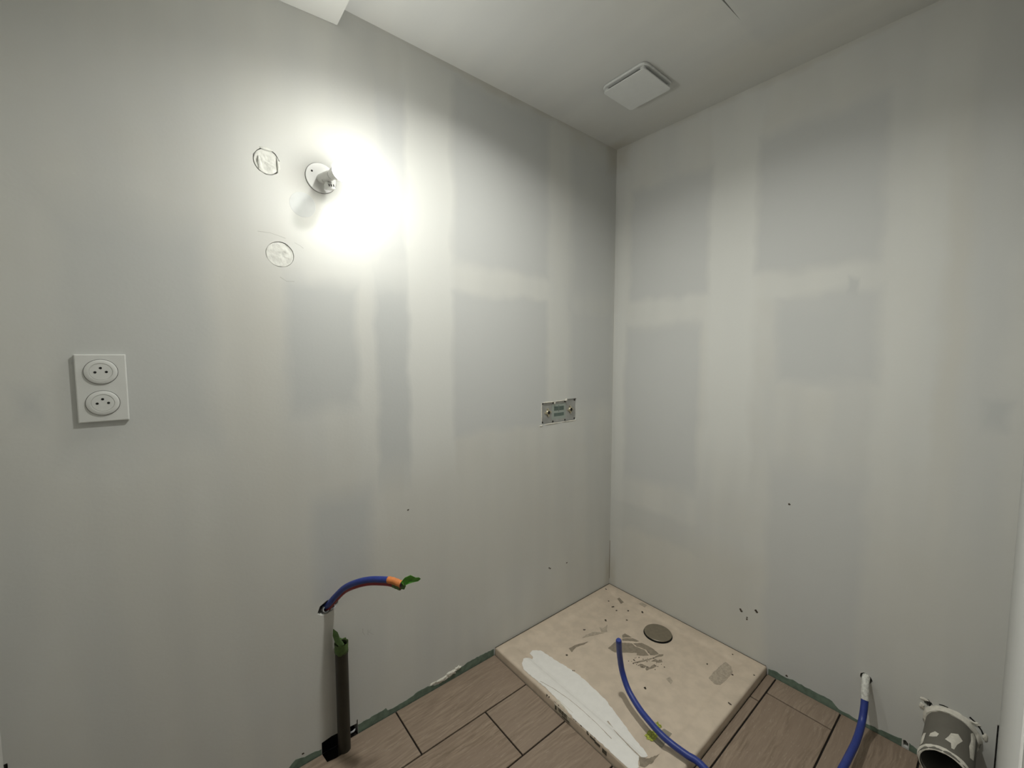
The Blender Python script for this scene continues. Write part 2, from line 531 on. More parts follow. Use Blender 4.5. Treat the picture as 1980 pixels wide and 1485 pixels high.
# open board seam in the ceiling, tapering out towards the right wall
cut(ce, [MB().prism([(-1.41, -0.7595), (-1.41, -0.7645), (-0.52, -0.7685), (-0.33, -0.7715), (-0.33, -0.7705), (-0.52, -0.7640)], H - 0.01, H + 0.02), MB().lathe([(0.0505, -0.01), (0.0505, 0.06)], 40, Matrix.Translation((PX, PY, H)), close=True)])
pn = MB().box(-1.41, -0.188, RY, -0.7700, H - 0.0025, H + 0.001).build('ceiling_board', M['ceiling'], ce)
so = MB()
so.add([(SOFX, 0, SOFZ), (RX, 0, SOFZ - 0.045), (RX, RY, SOFZ - 0.045), (SOFX, RY, SOFZ), (SOFX, 0, H), (RX, 0, H), (RX, RY, H), (SOFX, RY, H)],
       [(0, 1, 2, 3), (4, 7, 6, 5), (0, 3, 7, 4), (1, 5, 6, 2), (0, 4, 5, 1), (3, 2, 6, 7)])
struct(so.build('trim_1', M['plain'], bevel=0.002), 'lowered white plaster soffit at the top of the left wall')
# unseen hallway outside the doorway, made large and dark to absorb light
hy, hx0, hx1 = -4.6, -3.6, 0.6
struct(MB().box(hx0 - T, hx0, hy, RY - T, -0.06, 2.5).build('wall_hall_left', M['hall']))
struct(MB().box(hx1, hx1 + T, hy, RY - T, -0.06, 2.5).build('wall_hall_right', M['hall']))
struct(MB().box(hx0 - T, hx1 + T, hy - T, hy, -0.06, 2.5).build('wall_hall_back', M['hall']))
struct(MB().box(hx0 - T, RX - T, RY - T, RY, -0.06, 2.5).build('wall_hall_near', M['hall']))
struct(MB().box(T, hx1 + T, RY - T, RY, -0.06, 2.5).build('wall_hall_side', M['hall']))
struct(MB().box(hx0 - T, hx1 + T, hy - T, RY - T, 2.5, 2.58).build('ceiling_hall', M['hall']))
dt = MB().box(DX1 - 0.03, DX1 - 0.001, RY - T - 0.01, RY + 0.01, 0.001, DZ).box(DX0 + 0.001, DX0 + 0.03, RY - T - 0.01, RY + 0.01, 0.001, DZ).box(DX0 + 0.03, DX1 - 0.03, RY - T - 0.01, RY + 0.01, DZ - 0.03, DZ - 0.001)
struct(dt.build('trim_2', M['white_plastic'], bevel=0.002), 'white door lining')
fl = MB().box(hx0 - T, hx1 + T, hy - T, T, -0.06, -0.0065).build('floor', M['grout'])
struct(fl, 'wood-look tile floor with dark open joints')
cut(fl, [MB().box(-1.532, -1.446, -0.047, 0.05, -0.055, 0.01)])

struct(MB().box(hx0, hx1, hy, RY - T, -0.0066, 0.0).box(DX0 + 0.03, DX1 - 0.03, RY - T, RY, -0.0066, 0.0).build('floor_hall', M['pvc']))
# ---- wood-look tiles, one object each
G = 0.0027
TRX, TRY = -0.8165, -0.8105        # tray outline on the floor
ROWS = [(-0.0015, -0.2142, -1.275), (-0.2142, -0.4287, -1.0176), (-0.4287, -0.6386, -1.360), (-0.6386, -0.8419, -0.179), (-0.8419, -1.053, -0.112), (-1.053, -1.2632, -0.460), (-1.2632, RY + 0.0015, -0.150)]
for y0, y1, j in ROWS:
    xr, xl = -0.0015, RX + 0.0015
    xs = [xr]
    x = j
    while x > xr - 0.03:
        x -= 0.6
    while x - 0.0 > xl + 0.02:
        xs.append(x)
        x -= 0.6
    xs.append(xl)
    for a, b in zip(xs, xs[1:]):
        x1, x0 = a - G, b + G
        ya, yb = y0 - G, y1 + G
        poly = None
        if ya > TRY:
            if yb >= TRY:
                if x0 > TRX - 0.02:
                    continue
                x1 = min(x1, TRX)
            elif x0 >= TRX:
                ya = TRY
            elif x1 > TRX:
                poly = [(x0, yb), (x1, yb), (x1, TRY), (TRX, TRY), (TRX, ya), (x0, ya)]
        if poly is None:
            if y0 > -0.01 and x0 < -1.5 < x1:
                poly = [(x0, yb), (x1, yb), (x1, ya), (-1.446, ya), (-1.444, -0.010), (-1.4515, -0.044), (-1.500, -0.046), (-1.526, -0.042), (-1.531, -0.008), (-1.5305, ya), (x0, ya)]
            else:
                poly = [(x0, yb), (x1, yb), (x1, ya), (x0, ya)]
        cx, cy = (x0 + x1) / 2, (ya + yb) / 2
        MB().prism(poly, -0.0066, 0.0).build('tile', M['tile'], fl, loc=(cx, cy, 0.0), bevel=0.0009, segs=1)

# ------------------------------------------------------------------ things on the walls
def wall_prism(poly, plane, d0, d1):
    """Outline (u, z) on a wall, extruded from d0 to d1 metres into the room."""
    n = len(poly)
    if plane == 'left':
        vs = [(a, -d0, b) for a, b in poly] + [(a, -d1, b) for a, b in poly]
    else:
        vs = [(-d0, a, b) for a, b in poly] + [(-d1, a, b) for a, b in poly]
    fs = [tuple(range(n)), tuple(range(n, 2 * n))[::-1]] + [(i, (i + 1) % n, n + (i + 1) % n, n + i) for i in range(n)]
    return MB().add(vs, fs)

def ribbon(pts, w):
    P = [Vector(p) for p in pts]
    L, R = [], []
    for i, p in enumerate(P):
        t = (P[min(i + 1, len(P) - 1)] - P[max(i - 1, 0)]).normalized()
        n = Vector((-t.y, t.x)) * w * random.uniform(0.6, 1.2)
        L.append(p + n)
        R.append(p - n)
    return [tuple(p) for p in L] + [tuple(p) for p in reversed(R)]

# exposed green plasterboard along the floor
def strip(pts, plane, parent):
    top = []
    for (a, b) in pts:
        top.append((a, b))
    rag = []
    for (a, b), (c, d) in zip(top, top[1:]):
        k = max(2, int(abs(c - a) / 0.008))
        for i in range(k):
            t = i / k
            rag.append((a + (c - a) * t, max(0.003, b + (d - b) * t + random.uniform(-0.0018, 0.0018))))
    rag.append(top[-1])
    poly = [(rag[0][0], -0.003)] + rag + [(rag[-1][0], -0.003)]
    return wall_prism(poly, plane, -0.001, 0.0009).build('bare_board', M['green_board'], parent)
strip([(-1.640, 0.006), (-1.6097, 0.0299), (-1.5838, 0.0225), (-1.560, 0.020), (-1.5325, 0.0158)], 'left', wl)['label'] = 'bare green plasterboard edge'
strip([(-1.4115, 0.0298), (-1.3728, 0.0293), (-1.3439, 0.0293), (-1.3105, 0.0329), (-1.3032, 0.0209), (-1.2765, 0.0172), (-1.2292, 0.0179), (-1.184, 0.0249), (-1.1416, 0.0264), (-1.110, 0.012), (-1.0935, 0.0088), (-1.04, 0.010), (-1.0001, 0.0257), (-0.9338, 0.033), (-0.8731, 0.0297), (-0.818, 0.0263)], 'left', wl)
strip([(-0.8115, 0.0231), (-0.8434, 0.027), (-0.867, 0.0223), (-0.8986, 0.0287), (-0.9384, 0.0274), (-0.9723, 0.0285), (-1.0093, 0.0297), (-1.0254, 0.0277), (-1.0459, 0.0084), (-1.0765, 0.0098), (-1.099, 0.0083), (-1.1314, 0.0122), (-1.156, 0.0133), (-1.1898, 0.0195), (-1.2175, 0.0253)], 'right', wr)
strip([(-1.236, 0.022), (-1.245, 0.0195), (-1.2734, 0.0097)], 'right', wr)

def lump(plane, u, z, ru, rz, d, parent, mat, seed, name='plaster_lump', n=16):
    rs = random.Random(seed)
    vs, fs = [], []
    rings = [(1.0, 0.0), (0.92, 0.45), (0.7, 0.8), (0.35, 1.0)]
    ph = [1 + rs.uniform(-0.28, 0.28) for _ in range(n)]
    for (s, h) in rings:
        for k in range(n):
            a = 2 * PI * k / n
            uu, zz = u + ru * s * ph[k] * math.cos(a), z + rz * s * ph[k] * math.sin(a)
            dd = d * h * (1 + rs.uniform(-0.25, 0.25)) - 0.0005
            vs.append((uu, -dd, zz) if plane == 'left' else (-dd, uu, zz))
    for i in range(len(rings) - 1):
        for k in range(n):
            fs.append((i * n + k, i * n + (k + 1) % n, (i + 1) * n + (k + 1) % n, (i + 1) * n + k))
    fs.append(tuple(range((len(rings) - 1) * n, len(rings) * n)))
    return MB().add(vs, fs).build(name, mat, parent, smooth=True)
for i, (u, z, ru, rz, d) in enumerate([(-1.075, 0.020, 0.030, 0.008, 0.006), (-1.035, 0.026, 0.026, 0.010, 0.008), (-1.005, 0.032, 0.016, 0.008, 0.006), (-1.120, 0.024, 0.014, 0.006, 0.004)]):
    lump('left', u, z, ru, rz, d, wl, M['white_plaster'], 20 + i)

# filled holes on the left wall
def filler_disc(x, z, rx, rz, y, amp, mat, seed, n=36, rings=9):
    vs, fs = [(x, y, z)], []
    for i in range(1, rings + 1):
        s = i / rings
        for k in range(n):
            a = 2 * PI * k / n
            px, pz = x + rx * s * math.cos(a), z + rz * s * math.sin(a)
            h = noise.fractal(Vector((px * 55 + seed, pz * 90, seed)), 0.9, 2.1, 4) * amp
            if i == rings:
                h = 0.0
            vs.append((px, y - h, pz))
    for k in range(n):
        fs.append((0, 1 + k, 1 + (k + 1) % n))
    for i in range(rings - 1):
        for k in range(n):
            a = 1 + i * n
            fs.append((a + k, a + (k + 1) % n, a + n + (k + 1) % n, a + n + k))
    o = MB().add(vs, fs).build('filler_plug', mat, wl, smooth=True)
    return o
filler_disc(-1.622, 1.876, 0.0315, 0.034, 0.0012, 0.0022, M['filler'], 3.1)['label'] = 'rough filler plug left of the bulb'
filler_disc(-1.597, 1.619, 0.0358, 0.0352, 0.0016, 0.0011, M['filler'], 7.7)['label'] = 'flat filler plug below the bulb'
MB().lathe([(0.0375, 0.0), (0.036, 0.0007), (0.02, 0.0008)], 36, axis_mat((-1.531, 0.0004, 1.776), (0, -1, 0)), close=True).build('filler_plug', M['filler_grey'], wl)
# ridges of filler around the rough plug
for i, (u, z, ru, rz, d) in enumerate([(-1.593, 1.872, 0.004, 0.022, 0.003), (-1.622, 1.911, 0.018, 0.004, 0.003), (-1.640, 1.868, 0.005, 0.020, 0.003)]):
    lump('left', u, z, ru, rz, d, wl, M['filler'], 40 + i, name='filler_ridge', n=12)

PENC = [[(-1.6519, 1.6756), (-1.6214, 1.6766), (-1.6016, 1.6729), (-1.5814, 1.6678)], [(-1.5578, 1.6595), (-1.5428, 1.6531), (-1.5338, 1.6463)], [(-1.6, 1.5534), (-1.5828, 1.5424), (-1.5617, 1.5441)],
        [(-1.386, 0.3706), (-1.3863, 0.3565), (-1.3798, 0.3435)], [(-1.3684, 0.36), (-1.3689, 0.34)], [(-1.3573, 0.3566), (-1.3659, 0.3488), (-1.3489, 0.3324)]]
for p in PENC:
    wall_prism(ribbon(p, 0.0007), 'left', -0.0004, 0.0002).build('pencil_line', M['pencil'], wl)
sp = MB()
for (u, z) in [(-1.2099, 0.752), (-0.4775, 0.2817), (-0.3523, 0.2664), (-1.5876, 0.0361), (-1.0262, 0.0308), (-0.47, 0.276)]:
    r = random.uniform(0.003, 0.005)
    q = wall_prism([(u + r * random.uniform(0.6, 1.4) * math.cos(a), z + 0.6 * r * random.uniform(0.6, 1.3) * math.sin(a)) for a in [k * PI / 4 for k in range(8)]], 'left', -0.001, 0.0008)
    sp.add(q.v, q.f)
tag(sp.build('dirt_specks', M['speck'], wl), 'dark specks of dirt', None, kind='stuff')
sp = MB()
for (u, z) in [(-0.6951, 0.2221), (-0.699, 0.216), (-0.758, 0.2421), (-0.755, 0.246), (-0.7214, 0.1911), (-0.722, 0.199), (-0.8564, 0.7352), (-0.8769, 0.0321)]:
    r = random.uniform(0.003, 0.0055)
    q = wall_prism([(u + r * random.uniform(0.6, 1.4) * math.cos(a), z + 0.8 * r * random.uniform(0.6, 1.3) * math.sin(a)) for a in [k * PI / 4 for k in range(8)]], 'right', -0.001, 0.0008)
    sp.add(q.v, q.f)
tag(sp.build('dirt_specks', M['speck'], wr), 'dark specks of dirt', None, kind='stuff')
# silicone / open joint down the inner corner
MB().tube([(-0.001, -0.001, 0.06), (-0.0012, -0.0012, 0.16), (-0.001, -0.001, 0.28)], 0.0013, 8).build('corner_crack', M['film'], wl)

# ---- double power socket
S = thing('power_socket', (-1.989, 0, 1.2435), 'white double wall socket with two round three-hole inserts', 'socket')
px0, px1, pz0, pz1 = -2.0325, -1.9445, 1.1635, 1.3245
fr = MB()
t0, t1 = 0.0, 0.0088
b = 0.0022
fr.add([(px0, 0, pz0), (px1, 0, pz0), (px1, 0, pz1), (px0, 0, pz1)] + [(px0, -t1 + 0.001, pz0), (px1, -t1 + 0.001, pz0), (px1, -t1 + 0.001, pz1), (px0, -t1 + 0.001, pz1)] +
       [(px0 + b, -t1, pz0 + b), (px1 - b, -t1, pz0 + b), (px1 - b, -t1, pz1 - b), (px0 + b, -t1, pz1 - b)],
       [(0, 1, 2, 3), (0, 4, 5, 1), (1, 5, 6, 2), (2, 6, 7, 3), (3, 7, 4, 0), (4, 8, 9, 5), (5, 9, 10, 6), (6, 10, 11, 7), (7, 11, 8, 4), (8, 11, 10, 9)])
fr.build('cover_plate', M['socket_plastic'], S, bevel=0.0006)
for zc in (1.283, 1.2085):
    mt = axis_mat((-1.989, -t1, zc), (0, -1, 0))
    ins = MB().lathe([(0.0292, -0.001), (0.0290, 0.0026), (0.0275, 0.0036), (0.0208, 0.0037), (0.0203, 0.0026), (0.0197, 0.0026), (0.0192, 0.0034), (0.012, 0.0034), (0.0001, 0.0034)], 48, mt).build('socket_insert', M['socket_plastic'], S, smooth=True)
    MB().lathe([(0.0300, 0.0), (0.0300, 0.0003), (0.0292, 0.0004)], 48, mt, close=True).build('shadow_ring', M['dark_gap'], ins)
    for dx, dz in ((-0.0097, -0.0008), (0.0097, -0.0004), (0.0, 0.0092)):
        MB().lathe([(0.0027, 0.0), (0.0027, 0.0037), (0.0014, 0.0038)], 16, axis_mat((-1.989 + dx, -t1, zc + dz), (0, -1, 0)), close=True).build('pin_hole', M['black'], ins)

# ---- bare bulb on the left wall
LX, LZ = -1.477, 1.867
W = thing('wall_lamp', (LX, 0, LZ), 'lit bare bulb on a round white wall plate with terminal block', 'lamp')
mt = axis_mat((LX, 0, LZ), (0, -1, 0))
pl = MB().lathe([(0.0445, 0.0), (0.0445, 0.0022), (0.043, 0.0036), (0.030, 0.0040), (0.001, 0.0040)], 48, mt, close=True).build('wall_plate', M['white_plastic'], W, smooth=True)
MB().lathe([(0.0030, 0.003), (0.0030, 0.0045), (0.0014, 0.0045)], 14, axis_mat((-1.5033, 0, 1.8817), (0, -1, 0)), close=True).build('screw_hole', M['dark_gap'], pl)
MB().lathe([(0.0455, 0.0), (0.0455, 0.0006), (0.0445, 0.0007)], 48, mt, close=True).build('plate_edge', M['dark_gap'], pl)
mtt = axis_mat((LX + 0.002, -0.004, LZ - 0.002), (0.22, -0.972, -0.05))
MB().lathe([(0.0150, -0.004), (0.0150, 0.044), (0.0140, 0.048), (0.0140, 0.058), (0.001, 0.058)], 28, mtt, close=True).build('lamp_holder', M['white_plastic'], W, smooth=True)
MB().lathe([(0.013, 0.058), (0.0145, 0.064), (0.0190, 0.086), (0.0235, 0.0985), (0.0270, 0.1060), (0.0286, 0.1118), (0.001, 0.1118)], 32, mtt, close=True).build('bulb_base', M['white_plastic'], W, smooth=True)
dome = [(0.0290 * math.cos(a), 0.1165 + 0.0290 * math.sin(a)) for a in [math.radians(-9) + (PI / 2 + math.radians(9) - 0.03) * i / 9 for i in range(10)]]
M['bulb_wall'] = emissive('lit_bulb_wall', WALL_BULB)
MB().lathe(dome, 24, mtt, close=True).build('bulb_dome', M['bulb_wall'], W, smooth=True)
# terminal block hanging beside the bulb
bm_ = Matrix.Translation((-1.4615, -0.034, 1.8365)) @ Matrix.Rotation(math.radians(-14), 4, 'Y') @ Matrix.Rotation(math.radians(18), 4, 'Z')
def tbox(mb, x0, x1, y0, y1, z0, z1, m4):
    q = MB().box(x0, x1, y0, y1, z0, z1)
    mb.add([m4 @ Vector(p) for p in q.v], q.f)
    return mb
tb = tbox(MB(), -0.0125, 0.0125, -0.009, 0.009, -0.0095, 0.0085, bm_).build('terminal_block', M['white_plastic'], W, bevel=0.0015)
for k in (-1, 0, 1):
    tbox(MB(), k * 0.0078 - 0.0030, k * 0.0078 + 0.0030, -0.0065, 0.004, 0.0070, 0.0125, bm_).build('terminal_lever', M['white_plastic'], tb, bevel=0.0006)
    tbox(MB(), k * 0.0078 - 0.0016, k * 0.0078 + 0.0016, -0.0094, -0.0085, -0.003, 0.004, bm_).build('wire_slot', M['dark_gap'], tb)
for k, off in enumerate((-0.006, 0.006)):
    MB().tube(spline([(LX + off, -0.03, LZ - 0.015), (LX + off + 0.006, -0.030, LZ - 0.022), bm_ @ Vector((off, 0.002, 0.010))], 6), 0.0014, 8).build('wire', M['cable'], W)

# ---- small round downlight in the middle of the ceiling
Pd = thing('ceiling_downlight', (PX, PY, H), 'small round lit downlight recessed in the ceiling above the room centre', 'lamp')
mt = axis_mat((PX, PY, H), (0, 0, -1), (0, 1, 0))
MB().lathe([(0.0490, -0.040), (0.0490, 0.0), (0.058, 0.0), (0.058, 0.003), (0.050, 0.006), (0.0455, 0.004), (0.0440, -0.017), (0.0440, -0.040)], 48, mt).build('trim_ring', M['white_plastic'], Pd, smooth=True)
M['downlight'] = emissive('lit_downlight', DOWNLIGHT)
MB().lathe([(0.0420, -0.025), (0.0420, -0.0170), (0.030, -0.0155), (0.001, -0.0150)], 24, mt, close=True).build('diffuser', M['downlight'], Pd, smooth=True)

# ---- shower mixer mounting plate
V = thing('valve_plate', (-0.414, 0, 1.05), 'grey metal shower mixer plate set into the wall', 'plate')
vp = wall_prism([(-0.5315, 0.999), (-0.296, 0.997), (-0.296, 1.104), (-0.5315, 1.1015)], 'left', -0.011, -0.006).build('back_plate', M['galv'], V, bevel=0.0008)
for (u, z) in ((-0.488, 1.049), (-0.333, 1.051)):
    mt = axis_mat((u, 0.006, z), (0, -1, 0))
    o = MB().lathe([(0.0125, 0.0), (0.0125, 0.006), (0.0110, 0.0080), (0.0090, 0.0085), (0.0088, 0.0085), (0.0085, -0.004)], 24, mt).build('water_outlet', M['brass'], V, smooth=True)
    MB().lathe([(0.0086, -0.003), (0.0086, 0.0070), (0.0005, 0.0070)], 20, mt, close=True).build('outlet_bore', M['black'], o)
    for a in range(4):
        an = a * PI / 2 + 0.1
        c, s = math.cos(an), math.sin(an)
        MB().lathe([(0.0042, 0.0), (0.0042, 0.0045), (0.002, 0.005)], 10, axis_mat((u + c * 0.0165, 0.006, z + s * 0.0165), (0, -1, 0)), close=True).build('lug', M['brass'], o)
for (u, z) in ((-0.524, 1.005), (-0.524, 1.094), (-0.455, 1.003), (-0.455, 1.094), (-0.371, 1.003), (-0.371, 1.094), (-0.303, 1.004), (-0.303, 1.097)):
    o = MB().lathe([(0.0042, 0.0), (0.0042, 0.002), (0.003, 0.003)], 12, axis_mat((u, 0.006, z), (0, -1, 0)), close=True).build('plate_screw', M['dark_gap'], V)
st = wall_prism([(-0.462, 1.012), (-0.366, 1.012), (-0.366, 1.086), (-0.462, 1.086)], 'left', -0.0062, -0.0055).build('sticker', M['sticker'], V)
for (a, b_, c, d) in ((-0.447, 1.054, -0.417, 1.074), (-0.411, 1.054, -0.379, 1.074), (-0.447, 1.026, -0.379, 1.042)):
    wall_prism([(a, b_), (c, b_), (c, d), (a, d)], 'left', -0.0056, -0.0050).build('printed_block', M['print'], st, bevel=0.002)
wall_prism([(-0.4155, 1.048), (-0.4125, 1.048), (-0.4125, 1.079), (-0.4155, 1.079)], 'left', -0.0056, -0.0049).build('printed_block', M['print'], st)
for i, (u, z, ru, rz, d) in enumerate([(-0.534, 1.050, 0.003, 0.050, 0.002), (-0.490, 1.099, 0.040, 0.0035, 0.003), (-0.410, 1.100, 0.035, 0.003, 0.003), (-0.470, 0.9945, 0.060, 0.003, 0.003), (-0.350, 0.9945, 0.055, 0.0025, 0.0025), (-0.370, 1.101, 0.006, 0.007, 0.006), (-0.448, 1.092, 0.004, 0.006, 0.004), (-0.538, 0.990, 0.010, 0.004, 0.003)]):
    lump('left', u, z, ru, rz, d, wl, M['white_plaster'], 60 + i, n=14)

# ---- ceiling vent
VX, VY = -0.373, -0.372
E = thing('ceiling_vent', (VX, VY, H), 'square white ceiling extractor vent with side slots', 'vent')
def rsq(half, r, n=6):
    out = []
    for (sx, sy, a0) in ((1, 1, 0), (-1, 1, PI / 2), (-1, -1, PI), (1, -1, 1.5 * PI)):
        for k in range(n + 1):
            a = a0 + PI / 2 * k / n
            out.append((VX + sx * (half - r) + r * math.cos(a), VY + sy * (half - r) + r * math.sin(a)))
    return out
MB().prism(rsq(0.1010, 0.026), H - 0.009, H).build('vent_frame', M['vent_plastic'], E, bevel=0.003)
MB().prism(rsq(0.082, 0.010), H - 0.021, H - 0.008).build('vent_core', M['dark_gap'], E)
MB().prism(rsq(0.0945, 0.012), H - 0.0245, H - 0.0200).build('vent_cover', M['vent_plastic'], E, bevel=0.0012)
for sx in (-1, 1):
    for sy in (-1, 1):
        cx, cy = VX + sx * 0.081, VY + sy * 0.081
        MB().box(cx - 0.009, cx + 0.009, cy - 0.009, cy + 0.009, H - 0.021, H - 0.008).build('corner_post', M['vent_plastic'], E, bevel=0.004)

# ---- blue and red supply hoses with taped ends
HB = thing('supply_hoses', (-1.497, 0, 0.49), 'blue and red water hoses taped together, curving from the wall hole', 'hose')
cen = [(-1.500, 0.045, 0.470), (-1.498, 0.010, 0.492), (-1.4925, -0.010, 0.512), (-1.482, -0.030, 0.537), (-1.464, -0.070, 0.578), (-1.443, -0.120, 0.610), (-1.420, -0.160, 0.628), (-1.399, -0.200, 0.639), (-1.3795, -0.240, 0.6465), (-1.362, -0.272, 0.6425)]
bl = [(x, y - 0.003, z + 0.0035) for x, y, z in cen]
rd = [(x + 0.004, y + 0.009, z - 0.0125) for x, y, z in cen]
MB().tube(spline(bl, 8), 0.0092, 16).build('blue_hose', M['blue'], HB, smooth=True)
MB().tube(spline(rd, 8), 0.0092, 16).build('red_hose', M['red'], HB, smooth=True)
def band(path, i0, i1, r, name, mat, wob=0.0008):
    pts = path[i0:i1]
    return MB().tube(pts, lambda t: r + wob * math.sin(t * 23) * 0.6, 16).build(name, mat, HB, smooth=True)
sb, sr = spline(bl, 8), spline(rd, 8)
band(sb, len(sb) - 11, len(sb), 0.0100, 'orange_tape', M['orange'])
band(sr, len(sr) - 7, len(sr), 0.0101, 'green_tape', M['green_tape_dull'])
def scrap(pts3, mat, name, parent, t=0.0008):
    n = len(pts3)
    c = Vector((0, 0, 0))
    for p in pts3:
        c += Vector(p)
    c /= n
    o = MB().add([c] + pts3, [(0, 1 + k, 1 + (k + 1) % n) for k in range(n)]).build(name, mat, parent)
    s = o.modifiers.new('thickness', 'SOLIDIFY')
    s.thickness = t
    s.offset = 0
    return o
leaf = [(-1.3656, -0.279, 0.655), (-1.3555, -0.285, 0.6682), (-1.3405, -0.292, 0.6737), (-1.3231, -0.290, 0.6591), (-1.3104, -0.286, 0.6533), (-1.3028, -0.282, 0.6445), (-1.3107, -0.280, 0.6387), (-1.3335, -0.287, 0.6458), (-1.3485, -0.289, 0.6476), (-1.356, -0.282, 0.6419)]
scrap(leaf, M['green_tape'], 'green_tape_flag', HB)
scrap([(-1.366, -0.270, 0.655), (-1.356, -0.283, 0.652), (-1.3525, -0.285, 0.641), (-1.356, -0.281, 0.630), (-1.364, -0.272, 0.631)], M['green_tape_dull'], 'tape_end', HB)
for (x, z, s) in ((-1.503, 0.486, 0.0095), (-1.484, 0.487, 0.0085)):
    MB().lathe([(s, -0.012), (s * 1.05, 0.006), (s * 0.86, 0.006), (s * 0.86, -0.012)], 20, axis_mat((x, 0.008, z), (0.15, -1, 0.35))).build('conduit_sleeve', M['sleeve'], HB, smooth=True)

# ---- waste pipe standing at the left wall
PXc, PYc, PTOP = -1.468, -0.031, 0.372
D = thing('waste_pipe', (PXc, PYc, -0.05), 'dark grey upright waste pipe with green taped top', 'pipe')
MB().lathe([(0.0200, -0.05), (0.0200, PTOP), (0.0178, PTOP), (0.0178, PTOP - 0.10), (0.001, PTOP - 0.10)], 32, Matrix.Translation((PXc, PYc, 0))).build('pipe_tube', M['pipe'], D, smooth=True)
rs = random.Random(5)
n = 32
vs, fs = [], []
hts = [PTOP - 0.028, PTOP - 0.016, PTOP - 0.004, PTOP + 0.004]
for i, h in enumerate(hts):
    for k in range(n):
        a = 2 * PI * k / n
        r = 0.0207 + rs.uniform(0, 0.0009) + (0.0005 if i == 3 else 0)
        jag = rs.uniform(-0.003, 0.003) if i in (0, 3) else 0
        vs.append((PXc + r * math.cos(a), PYc + r * math.sin(a), h + jag))
for k in range(n):
    a = 2 * PI * k / n
    vs.append((PXc + 0.0155 * math.cos(a), PYc + 0.0155 * math.sin(a), PTOP - 0.006 + rs.uniform(-0.004, 0.002)))
for i in range(4):
    for k in range(n):
        fs.append((i * n + k, i * n + (k + 1) % n, (i + 1) * n + (k + 1) % n, (i + 1) * n + k))
tp = MB().add(vs, fs).build('green_tape', M['green_tape_dull'], D, smooth=True)
sd = tp.modifiers.new('thickness', 'SOLIDIFY')
sd.thickness = 0.0006
scrap([(-1.4885, -0.018, 0.425), (-1.476, -0.022, 0.410), (-1.4715, -0.030, 0.392), (-1.462, -0.044, 0.374), (-1.478, -0.048, 0.372), (-1.489, -0.034, 0.388), (-1.492, -0.024, 0.405)], M['green_tape_dull'], 'tape_flap', D)
# black sheets painting in the deep shade of the hole the pipe drops into
hb = MB()
hb.add([(-1.5315, 0.045, -0.045), (-1.4135, 0.045, -0.045), (-1.4135, 0.045, 0.034), (-1.5315, 0.045, 0.034)], [(0, 1, 2, 3)])
hb.box(-1.531, -1.447, -0.046, 0.044, -0.054, -0.046)
hb.build('floor_hole_shade', M['black'], fl)
MB().tube(spline([(-1.444, 0.02, -0.01), (-1.438, 0.002, 0.012), (-1.428, -0.003, 0.018), (-1.420, 0.01, 0.010)], 5), 0.003, 8).build('wire_loop', M['sleeve'], D)

# ---- blue hose from the right wall, looping back over the tray
B = thing('blue_water_hose', (0, -1.117, 0.178), 'long blue water hose looping from the right wall over the shower tray', 'hose')
hp = [(0.045, -1.116, 0.178), (0.0, -1.117, 0.181), (-0.024, -1.119, 0.174), (-0.044, -1.123, 0.150), (-0.064, -1.126, 0.111), (-0.098, -1.127, 0.072), (-0.178, -1.129, 0.061), (-0.268, -1.128, 0.066), (-0.342, -1.127, 0.074), (-0.45, -1.12, 0.072), (-0.56, -1.09, 0.063), (-0.64, -1.02, 0.058), (-0.665, -0.93, 0.058),
      (-0.650, -0.841, 0.062), (-0.654, -0.801, 0.061), (-0.661, -0.755, 0.066), (-0.664, -0.717, 0.073), (-0.656, -0.667, 0.079), (-0.643, -0.618, 0.085), (-0.626, -0.563, 0.105), (-0.615, -0.528, 0.147), (-0.625, -0.522, 0.214), (-0.646, -0.531, 0.288)]
path = spline(hp, 10)
MB().tube(path, lambda t: 0.0105 * (0.75 if t > 0.9985 else 1.0), 18).build('hose_tube', M['blue'], B, smooth=True)
MB().tube(path[4:36], lambda t: 0.0112 + 0.0004 * math.sin(t * 40), 16).build('white_tape', M['white_tape'], B, smooth=True)

# ---- toilet waste outlet low on the right wall
QY, QZ = -1.326, 0.140
Q = thing('toilet_outlet_pipe', (0, QY, QZ), 'grey toilet outlet pipe stub smeared with white plaster', 'pipe')
mt = axis_mat((0, QY, QZ), (-1, 0, -0.06), (0, 0, 1))
MB().lathe([(0.0560, -0.02), (0.0560, 0.185), (0.0545, 0.187), (0.0520, 0.185), (0.0520, -0.02), (0.001, -0.02)], 48, mt).build('pipe_tube', M['pvc'], Q, smooth=True)
def collar(r0, r1, h0, h1, amp, seed, name, a0=0.0, a1=2 * PI, n=56):
    rs = random.Random(seed)
    vs, fs = [], []
    prof = [(r0, h0), (r1, h0), ((r0 + 2 * r1) / 3, (h0 + h1) / 2), (r0 + (r1 - r0) * 0.35, h1), (r0, h1)]
    cnt = n + 1
    for (r, h) in prof:
        for k in range(cnt):
            a = a0 + (a1 - a0) * k / n
            w = noise.noise(Vector((math.cos(a) * 3 + seed, math.sin(a) * 3, h * 40))) * amp + rs.uniform(-amp, amp) * 0.35
            rr = r + (w if r > r0 else 0)
            hh = h + (w if h > h0 else 0)
            vs.append(mt @ Vector((rr * math.cos(a), rr * math.sin(a), hh)))
    for i in range(len(prof) - 1):
        for k in range(n):
            fs.append((i * cnt + k, i * cnt + k + 1, (i + 1) * cnt + k + 1, (i + 1) * cnt + k))
    return MB().add(vs, fs).build(name, M['white_plaster'], Q, smooth=True)
collar(0.0558, 0.0655, -0.004, 0.012, 0.003, 3, 'plaster_collar')
collar(0.0512, 0.0585, 0.174, 0.1885, 0.0016, 6, 'plaster_rim')
